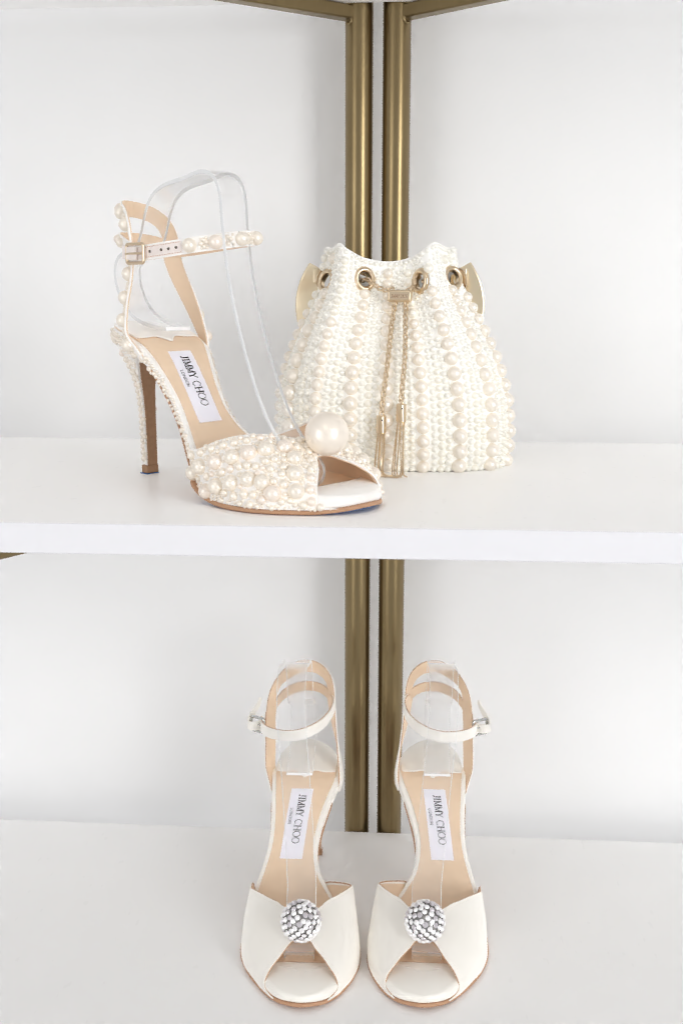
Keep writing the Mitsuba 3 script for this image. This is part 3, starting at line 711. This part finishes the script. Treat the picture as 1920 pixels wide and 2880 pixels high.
def shoe_form(key, o, label, w_toe, w_top, w_heel, width=20.0, group=None, tall=1.0):
    C = resample(FORM, 190); C[:, 1] = np.where(C[:, 1] > 150, 150 + (C[:, 1] - 150) * tall, C[:, 1])
    t = np.linspace(0, 1, len(C)); wc = np.interp(t, [0, .22, .5, 1], [w_toe, w_toe, w_top, w_heel])
    tg = unit(np.gradient(C, axis=0)); nn = np.stack([tg[:, 1], -tg[:, 0]], 1)
    th = 1.25; prof = []
    for a, b in ((-1, -1), (1, -1), (1, 1), (-1, 1)):
        pass
    # chamfered bar section
    hw, c = width / 2, .3
    prof = [(-hw + c, -th), (hw - c, -th), (hw, -th + c), (hw, th - c), (hw - c, th), (-hw + c, th), (-hw, th - c), (-hw, -th + c)]
    rows = []
    for i in range(len(C)):
        rows.append([[C[i, 0] + nn[i, 0] * q, wc[i] + p, C[i, 1] + nn[i, 1] * q] for p, q in prof])
    P = np.array(rows); n, m = P.shape[:2]; j = np.arange(m)
    v = np.vstack([P.reshape(-1, 3), P[0].mean(0), P[-1].mean(0)])
    f = np.vstack([grid_faces(n, m, False, True), np.stack([np.full(m, n * m), j, (j + 1) % m], 1), np.stack([np.full(m, n * m + 1), (n - 1) * m + (j + 1) % m, (n - 1) * m + j], 1)])
    mesh = trimesh.Trimesh(o.world(v), f, process=False); trimesh.repair.fix_normals(mesh)
    col = np.where(mesh.faces < n * m, mesh.faces % m, -1)          # the wide faces stay polished, the narrow edges are sanded
    flat = np.isin(col, (0, 1)).all(1) | np.isin(col, (4, 5)).all(1)
    key = put(key, trimesh.Trimesh(mesh.vertices, mesh.faces[flat], process=False), 'm_acrylic', True, label, None, 'shoe form', group)
    put(key + '__edge', trimesh.Trimesh(mesh.vertices, mesh.faces[~flat], process=False), 'm_acrylic_edge', 35, 'pale edge of the clear strip')
    for i, e in ((0, -1), (-1, 1)):
        a = np.array([C[i, 0], wc[i], C[i, 1]]) + np.array([tg[i, 0], 0, tg[i, 1]]) * e * .12; up = np.array([nn[i, 0], 0, nn[i, 1]])
        G = np.array([[a + up * y * (th - .25) + np.array([0, x * (hw - .5), 0]) for y in (-1, 1)] for x in np.linspace(-1, 1, 5)])
        m = shell(G, -.06, .06); put(key + '__sawn_end', trimesh.Trimesh(o.world(m.vertices), m.faces, process=False), 'm_frost', False, 'frosted sawn end of the clear strip')


A = sandal('pearl_sandal', (-.1784, .6910, -38.55), UP, 1, True, 'high heeled sandal covered in ivory pearls, with one huge pearl on its open toe')
shoe_form('shoe_form', A, 'clear acrylic shoe form bent inside the pearl covered sandal', 10, 10, 10, 20, 'clear shoe forms')
B = sandal('satin_sandal', (-.0791, .8220, -88.61), LOW, 1, False, 'left one of the two ivory satin sandals with a crystal ball on the toe', 'pair of satin sandals')
shoe_form('shoe_form', B, 'clear acrylic shoe form standing in the left one of the two satin sandals', 1, 11, 10, 21.5, 'clear shoe forms', 1.34)
D = sandal('satin_sandal_001', (.0137, .8278, -89.81), LOW, -1, False, 'right one of the two ivory satin sandals with a crystal ball on the toe', 'pair of satin sandals')
shoe_form('shoe_form', D, 'clear acrylic shoe form standing in the right one of the two satin sandals', 1, 12, 10, 21.5, 'clear shoe forms', 1.34)

# ------------------------------------------------------------------ pearl drawstring bag (millimetres; x right, y back, z up)
bag = 'pearl_bag'
USED.add(bag)
labels[bag] = {'label': 'white drawstring bucket bag covered in rows of pearls, with gold rings and chains', 'category': 'handbag'}
rot = math.radians(-4.7)
BM = np.array([[math.cos(rot), -math.sin(rot), 0], [math.sin(rot), math.cos(rot), 0], [0, 0, 1]])
BC = np.array([-.0135, .7560, UP])
def bw(v): return np.asarray(v) * 1e-3 @ BM.T + BC
def bput(name, mesh, mat, smooth=40, label=None, kind=None):
    return put(bag + '__' + name, trimesh.Trimesh(bw(mesh.vertices), mesh.faces, process=False), mat, smooth, label, kind)


ZA = [0, 8, 22, 45, 70, 92, 105, 120, 135, 148, 160]
BA = PchipInterpolator(ZA, [79.5, 82, 83, 82, 76, 67, 60.5, 53, 48, 45.5, 44.5])
BB = PchipInterpolator(ZA, [44, 46, 47, 46, 42.5, 37, 33, 28, 24, 21.5, 20.5])
PL = PchipInterpolator([0, 18, 28, 36, 44, 54, 63, 72, 88, 118, 148, 180], [-1, -.3, .6, 1.0, .55, -.7, -1.1, -1.0, .4, -1, 1, -1])
PAMP = PchipInterpolator([0, 30, 60, 90, 115, 135, 160], [0, .4, 2.8, 6, 8.6, 9.2, 9.0])


def bag_point(psi, z):
    """psi degrees from the front (positive to the right), z mm."""
    p = np.radians(psi); a, b = BA(z), BB(z); n = 2 / 2.5
    x = a * np.sign(np.sin(p)) * np.abs(np.sin(p)) ** n; y = -b * np.sign(np.cos(p)) * np.abs(np.cos(p)) ** n
    g = PL(np.abs((np.asarray(psi) + 180) % 360 - 180)) * PAMP(z)
    r = np.hypot(x / a, y / b) + 1e-9
    nx, ny = x / a ** 1.3, y / b ** 1.3; l = np.hypot(nx, ny)
    return np.stack([x + g * .15 * nx / l - 4.5 * np.asarray(z) / 150, y + g * ny / l, np.broadcast_to(z, np.shape(x)) * 1.0], -1)


RIM = PchipInterpolator([0, 16, 30, 44, 58, 72, 90, 112, 135, 155, 180], [142.5, 145, 150.5, 154.8, 153, 152, 153, 151, 145, 134, 130])(np.arange(0, 181))


def rim_z(psi): return np.interp(np.abs((np.asarray(psi) + 180) % 360 - 180), np.arange(0, 181), RIM)


TABP, TABZ = np.linspace(-180, 180, 721), np.linspace(0, 162, 163)
TAB = np.stack([bag_point(TABP, np.full(721, z)) for z in TABZ], 1)
TABN = grid_normals(TAB); TABN *= np.sign(TABN[360, 60] @ [0, -1, 0])


def bag_pn(psi, z):
    """Point and normal of the bag's face, from a table."""
    a = ((np.asarray(psi, float) + 180) % 360) * 2; b = np.clip(np.asarray(z, float), 0, 161.99)
    i = np.minimum(a.astype(int), 719); j = np.minimum(b.astype(int), 161); fa, fb = (a - i)[..., None], (b - j)[..., None]
    def lerp(A): return (A[i, j] * (1 - fa) + A[i + 1, j] * fa) * (1 - fb) + (A[i, j + 1] * (1 - fa) + A[i + 1, j + 1] * fa) * fb
    return lerp(TAB), unit(lerp(TABN))


# rings for the chain
GROM = [(-14.5, 131.0), (23, 129.5), (-67, 130), (67, 132), (-104, 131), (104, 131), (-150, 131), (150, 131)]
PS = np.linspace(-180, 180, 361)[:-1]; Zt = np.linspace(0, 1, 130)
P = np.zeros((len(PS), len(Zt), 3))
for i, ps in enumerate(PS): P[i] = bag_point(np.full(len(Zt), ps), 1.2 + (rim_z(ps) - 1.2) * Zt)
n, m = P.shape[:2]; v = P.reshape(-1, 3); f = grid_faces(n, m, True, False)
cen = v[f].mean(1); keep = np.ones(len(f), bool)
for ps, z in GROM: keep &= np.linalg.norm(cen - bag_point(np.array(ps), np.array(z)), axis=1) > 5.2
skin = trimesh.Trimesh(v, f[keep], process=False)
NV = grid_normals(P, True); NV = NV if np.sum(NV[180, 60] * [0, -1, 0]) > 0 else -NV
bput('body', skin, 'm_bag_skin', True)
inner = trimesh.Trimesh((P - NV * 1.6).reshape(-1, 3), f[keep], process=False); bput('lining', inner, 'm_bag_skin', True)
rimP = P[:, -1] - NV[:, -1] * .8; bput('rim', tube(rimP, 1.1, 8, True), 'm_bag_skin', 40)
base = sg.Polygon(P[::4, 0, :2]); bm = trimesh.creation.extrude_polygon(base, 1.0, engine='earcut'); bm.apply_translation([0, 0, .6]); bput('base', bm, 'm_bag_skin', 30)
throat = trimesh.creation.extrude_polygon(sg.Polygon(P[::4, -20, :2]).buffer(-4), .5, engine='earcut'); throat.apply_translation([0, 0, 108]); bput('lining', throat, 'm_dark', 30)
for ps, z in GROM:
    c, nn_ = bag_pn(np.array(ps, float), np.array(z, float)); x = unit(np.cross([0, 0, 1], nn_)); y = np.cross(nn_, x)
    a = np.arange(40) * 2 * np.pi / 40; rows = []
    for rr, hh in ((4.4, -2.5), (4.3, .5), (4.7, 1.7), (5.5, 2.3), (6.6, 2.1), (7.5, 1.2), (7.8, .1), (7.6, -.6)):
        rows.append(c + nn_ * hh + rr * (np.cos(a)[:, None] * x + 1.16 * np.sin(a)[:, None] * y))
    G = np.array(rows); bput('eyelet', trimesh.Trimesh(G.reshape(-1, 3), grid_faces(len(rows), 40, False, True), process=False), 'm_gold', 50)

# pearls in rows
GP = np.array([bag_pn(q, w)[0] for q, w in GROM])
BAT = BA(TABZ) / BA(40)
psd = np.linspace(-180, 180, 1441); base_len = np.r_[0, np.cumsum(np.linalg.norm(np.diff(bag_point(psd, np.full(1441, 40.0)), axis=0), axis=1))]
at = lambda L: np.interp((L - np.interp(0, psd, base_len) * 0) % base_len[-1], base_len, psd)
L0 = np.interp(0, psd, base_len); rgb_ = np.random.default_rng(11)
cand = []
pitch = base_len[-1] / 17
def column(L, r, prio, jitter=.0, z0=None, top=True):
    ps0 = at(L % base_len[-1]); z = r * .8 if z0 is None else z0
    while True:
        if z > rim_z(ps0) - r * .8: break
        k = float(np.interp(z, TABZ, BAT)) ** (.7 if r > 3.6 else .9); rr = r * k * rgb_.uniform(.985, 1.015)
        p, nn_ = bag_pn(np.array(ps0 + rgb_.normal(0, jitter)), np.array(z))
        cand.append((prio, p, nn_, rr)); z += (2.0 * rr + .35) * max(.55, abs(math.sqrt(max(0, 1 - nn_[2] ** 2))))
for i in range(17):
    big = (5.2, 4.5)[i % 2] + (.6 if i in (3, 14) else 0)
    column(L0 + i * pitch, big, 0, .02)
for i in range(17):
    for fr_, r, pr_ in ((.50, 2.65, 1), (.302, 2.3, 2), (.698, 2.4, 2)): column(L0 + (i + fr_) * pitch, r, pr_, .02)
cl = []
for pr_, p, nn_, r in sorted(cand, key=lambda c: c[0]):
    if np.linalg.norm(p - GP, axis=1).min() < 7.4 + r * .6: continue
    cl.append((p + nn_ * r * (.1 if r > 3.6 else 0), r, nn_))
qs, qz = rgb_.uniform(-180, 180, 5000), rgb_.uniform(2, 155, 5000)
qp, qn = bag_pn(qs, qz); qr = rgb_.choice([.8, 1.0, 1.25], 5000)
ok = (qz < rim_z(qs) - 1.5) & (np.linalg.norm(qp[:, None] - GP, axis=2).min(1) > 7.6 + qr * .7)
cl += [(p + n_ * r * 0, r, n_) for p, n_, r in zip(qp[ok], qn[ok], qr[ok])]
rp = np.arange(-180, 180, 1.9); rz = rim_z(rp) - 1.7; p_, n_ = bag_pn(rp, rz)
cl = [(p, 1.75, unit(n + [0, 0, .35])) for p, n in zip(p_, n_)] + cl
pearls = spread(cl, .93)
front = [(p, r, n_) for p, r, n_ in pearls if n_[1] < .25]; rest = [(p, r, n_) for p, r, n_ in pearls if n_[1] >= .25]
front.sort(key=lambda t: -t[1])
for i, (p, r, n_) in enumerate(front[:300]):
    mt = 'm_bag_cream' if r > 3.6 else 'm_bag_pearl'
    put(bag + '__pearl', ball_dict(mt, 2), None, tw=T(turned(bw(p), BM @ n_, r * 1e-3)))
V, F_ = [], []
v2, f2 = np.array(DOME2.vertices), np.array(DOME2.faces); v1, f1 = np.array(DOME1.vertices), np.array(DOME1.faces); kk = 0
for p, r, n_ in front[300:] + rest:
    vv, ff = (v2, f2) if r > 2 else (v1, f1)
    M = turned(bw(p), BM @ n_, r * 1e-3); V.append(vv @ M[:3, :3].T + M[:3, 3]); F_.append(ff + kk); kk += len(vv)
put(bag + '__seed_pearl', trimesh.Trimesh(np.vstack(V), np.vstack(F_), process=False), 'm_bag_small', True, 'small white pearls filling the rows between the large ones', 'stuff')

# gold bangle handle hanging behind the bag
ang = np.radians(np.linspace(148, 392, 70)); G = []
for a in ang:
    row = []
    for rr, yy in ((52, -1.6), (53, -2.4), (68, -2.4), (69.5, -1.4), (69.5, 1.4), (68, 2.4), (53, 2.4), (52, 1.6)):
        row.append([(rr + .5) * math.cos(a) - 7.5, 24 + yy + 10 * (1 - abs(math.cos(a))), 112 + rr * .86 * math.sin(a)])
    G.append(row)
G = np.array(G); n, m = G.shape[:2]; j = np.arange(m); v = np.vstack([G.reshape(-1, 3), G[0].mean(0), G[-1].mean(0)])
f = np.vstack([grid_faces(n, m, False, True), np.stack([np.full(m, n * m), j, (j + 1) % m], 1), np.stack([np.full(m, n * m + 1), (n - 1) * m + (j + 1) % m, (n - 1) * m + j], 1)])
hm = trimesh.Trimesh(v, f, process=False); trimesh.repair.fix_normals(hm); bput('handle', hm, 'm_gold_plate', 40, 'flat gold bangle handle hanging behind the bag')
for sx in (-1, 1): bput('handle__hinge', rbox([4, 7, 11], 1.2, [sx * 54 - 6, 14, 134]), 'm_gold_plate', 40)

# drawstring chains
def link_mesh(c, tdir, ndir, ln=5.3, wd=4.1, r=.72):
    b = np.cross(ndir, tdir); pts = []
    for t in np.arange(16) * 2 * np.pi / 16:
        x, y = math.cos(t), math.sin(t); pts.append(c + tdir * (ln / 2 - r) * np.sign(x) * abs(x) ** .8 + b * (wd / 2 - r) * np.sign(y) * abs(y) ** .8)
    return tube(np.array(pts), r, 6, True)
def chain(name, path, step=3.15):
    P = np.asarray(path, float); L = np.sum(np.linalg.norm(np.diff(P, axis=0), axis=1)); C = resample(P, max(3, int(L / step)))
    tg = unit(np.gradient(C, axis=0))
    for i, c in enumerate(C):
        n0 = unit(np.array([0, -1, 0]) - tg[i] * -tg[i][1]); b = np.cross(n0, tg[i]); a = math.radians(32 if i % 2 else -48)
        nd = n0 * math.cos(a) + b * math.sin(a)
        bput(name + '__link', link_mesh(c, unit(tg[i] + .25 * b), nd), 'm_gold', 60)
fy = lambda x, z: float(bag_point(np.array(np.degrees(np.arcsin(np.clip(x / BA(z), -1, 1)))), np.array(z))[1])
g1, n1 = bag_pn(GROM[0][0], GROM[0][1]); g2, n2 = bag_pn(GROM[1][0], GROM[1][1])
SL = np.array([6.0, fy(6, 119) - 10.0, 119.5])
chain('drawstring_chain', [g1 - n1 * 4, g1 + n1 * 3.4 + [2, 0, -1.5], (g1 + SL) / 2 + [0, -3.5, -1], SL + [-6, 0, 4.5]])
chain('drawstring_chain', [g2 - n2 * 4, g2 + n2 * 3.4 + [-2, 0, -1.5], (g2 + SL) / 2 + [0, -3.5, -1], SL + [6, 0, 4.5]])
labels[bag + '__drawstring_chain'] = {'label': 'gold curb chain threaded through the eyelets'}
yb = lambda x, z: fy(x, z) - 8.4
chain('hanging_chain', [SL + [-3.4, 0, -5], [1, yb(1, 100), 100], [-1, yb(-1, 70), 70], [-3, yb(-3, 50), 50], [-3.4, yb(-3, 41), 41]])
chain('hanging_chain', [SL + [4.2, 0, -5], [10.6, yb(10.6, 100), 100], [11, yb(11, 75), 75], [10, yb(10, 56), 56], [9.8, yb(10, 49), 49]])
sk = bput('slider', rbox([16.5, 7.5, 8.2], 1.5, SL + [0, .6, 0]), 'm_gold', 50, 'gold slider block with engraved lettering')
bput('slider__plate', rbox([15.2, 2.6, 6.6], 1.0, SL + [0, -3.1, .3]), 'm_gold', 50)
for sx in (-3.4, 4.2): bput('slider__collar', tube([SL + [sx, .4, -3.6], SL + [sx, .4, -5.6]], 1.9, 14), 'm_gold', 40)
mt = word('JIMMYCHOO', 2.3, 11.5, .2); vv = mt.vertices
bput('slider__lettering', trimesh.Trimesh(np.stack([vv[:, 0] - 5.7, -4.42 - vv[:, 2], vv[:, 1] - 1.0], 1) + SL, mt.faces, process=False), 'm_breast', False, 'engraved word JIMMYCHOO')
rgt = np.random.default_rng(9)
for name, top, ends in (('tassel', [-3.6, yb(-3, 40), 40], [(-11, 1.0), (-8, .8)]), ('tassel', [9.8, yb(10, 48), 48], [(4, .8), (7, .8)])):
    top = np.array(top); k = numbered(bag + '__tassel')[len(bag) + 2:]; USED.discard(bag + '__' + k)
    prof = [(0, 0), (2.9, 0), (3.4, -.5), (3.4, -11.8), (3.0, -12.3), (0, -12.3)]
    a = np.arange(28) * 2 * np.pi / 28
    rows = np.array([[[r * math.cos(t), r * math.sin(t), z] for t in a] for r, z in prof]) + top
    bput('tassel', trimesh.Trimesh(rows.reshape(-1, 3), grid_faces(len(prof), 28, False, True), process=False), 'm_gold', 35, 'gold tassel cap with fine chain strands')
    c = trimesh.creation.cylinder(.55, .5, sections=12); c.apply_transform(trimesh.transformations.rotation_matrix(np.pi / 2, [1, 0, 0])); c.apply_translation(top + [.8, -3.1, -3]); bput(k + '__hole', c, 'm_dark', 30)
    z0 = top[2] - 11.5
    for q in range(7):
        a0 = q * 2 * math.pi / 7; st = top + [2.2 * math.cos(a0), 2.2 * math.sin(a0), -11.5]
        left = top[0] < 2
        end = np.array([top[0] + 3.4 * math.cos(a0) + rgt.normal(0, .8), top[1] - 13 + 2.4 * math.sin(a0) + rgt.normal(0, .6), 1.2])
        tail = end + [rgt.uniform(3, 15) if left else rgt.uniform(-3, 4), rgt.uniform(-6, -1), -.35]
        pth = resample([st, (st + end) / 2 + rgt.normal(0, .35, 3), end + [0, 0, 3.0], end + (tail - end) * .25, tail], 120, 'p')
        pth[:, 2] = np.maximum(pth[:, 2], .75)
        rr = .44 + .15 * np.cos(np.arange(120) * np.pi)
        bput(k + '__strand', tube(pth, rr, 5), 'm_gold', False)
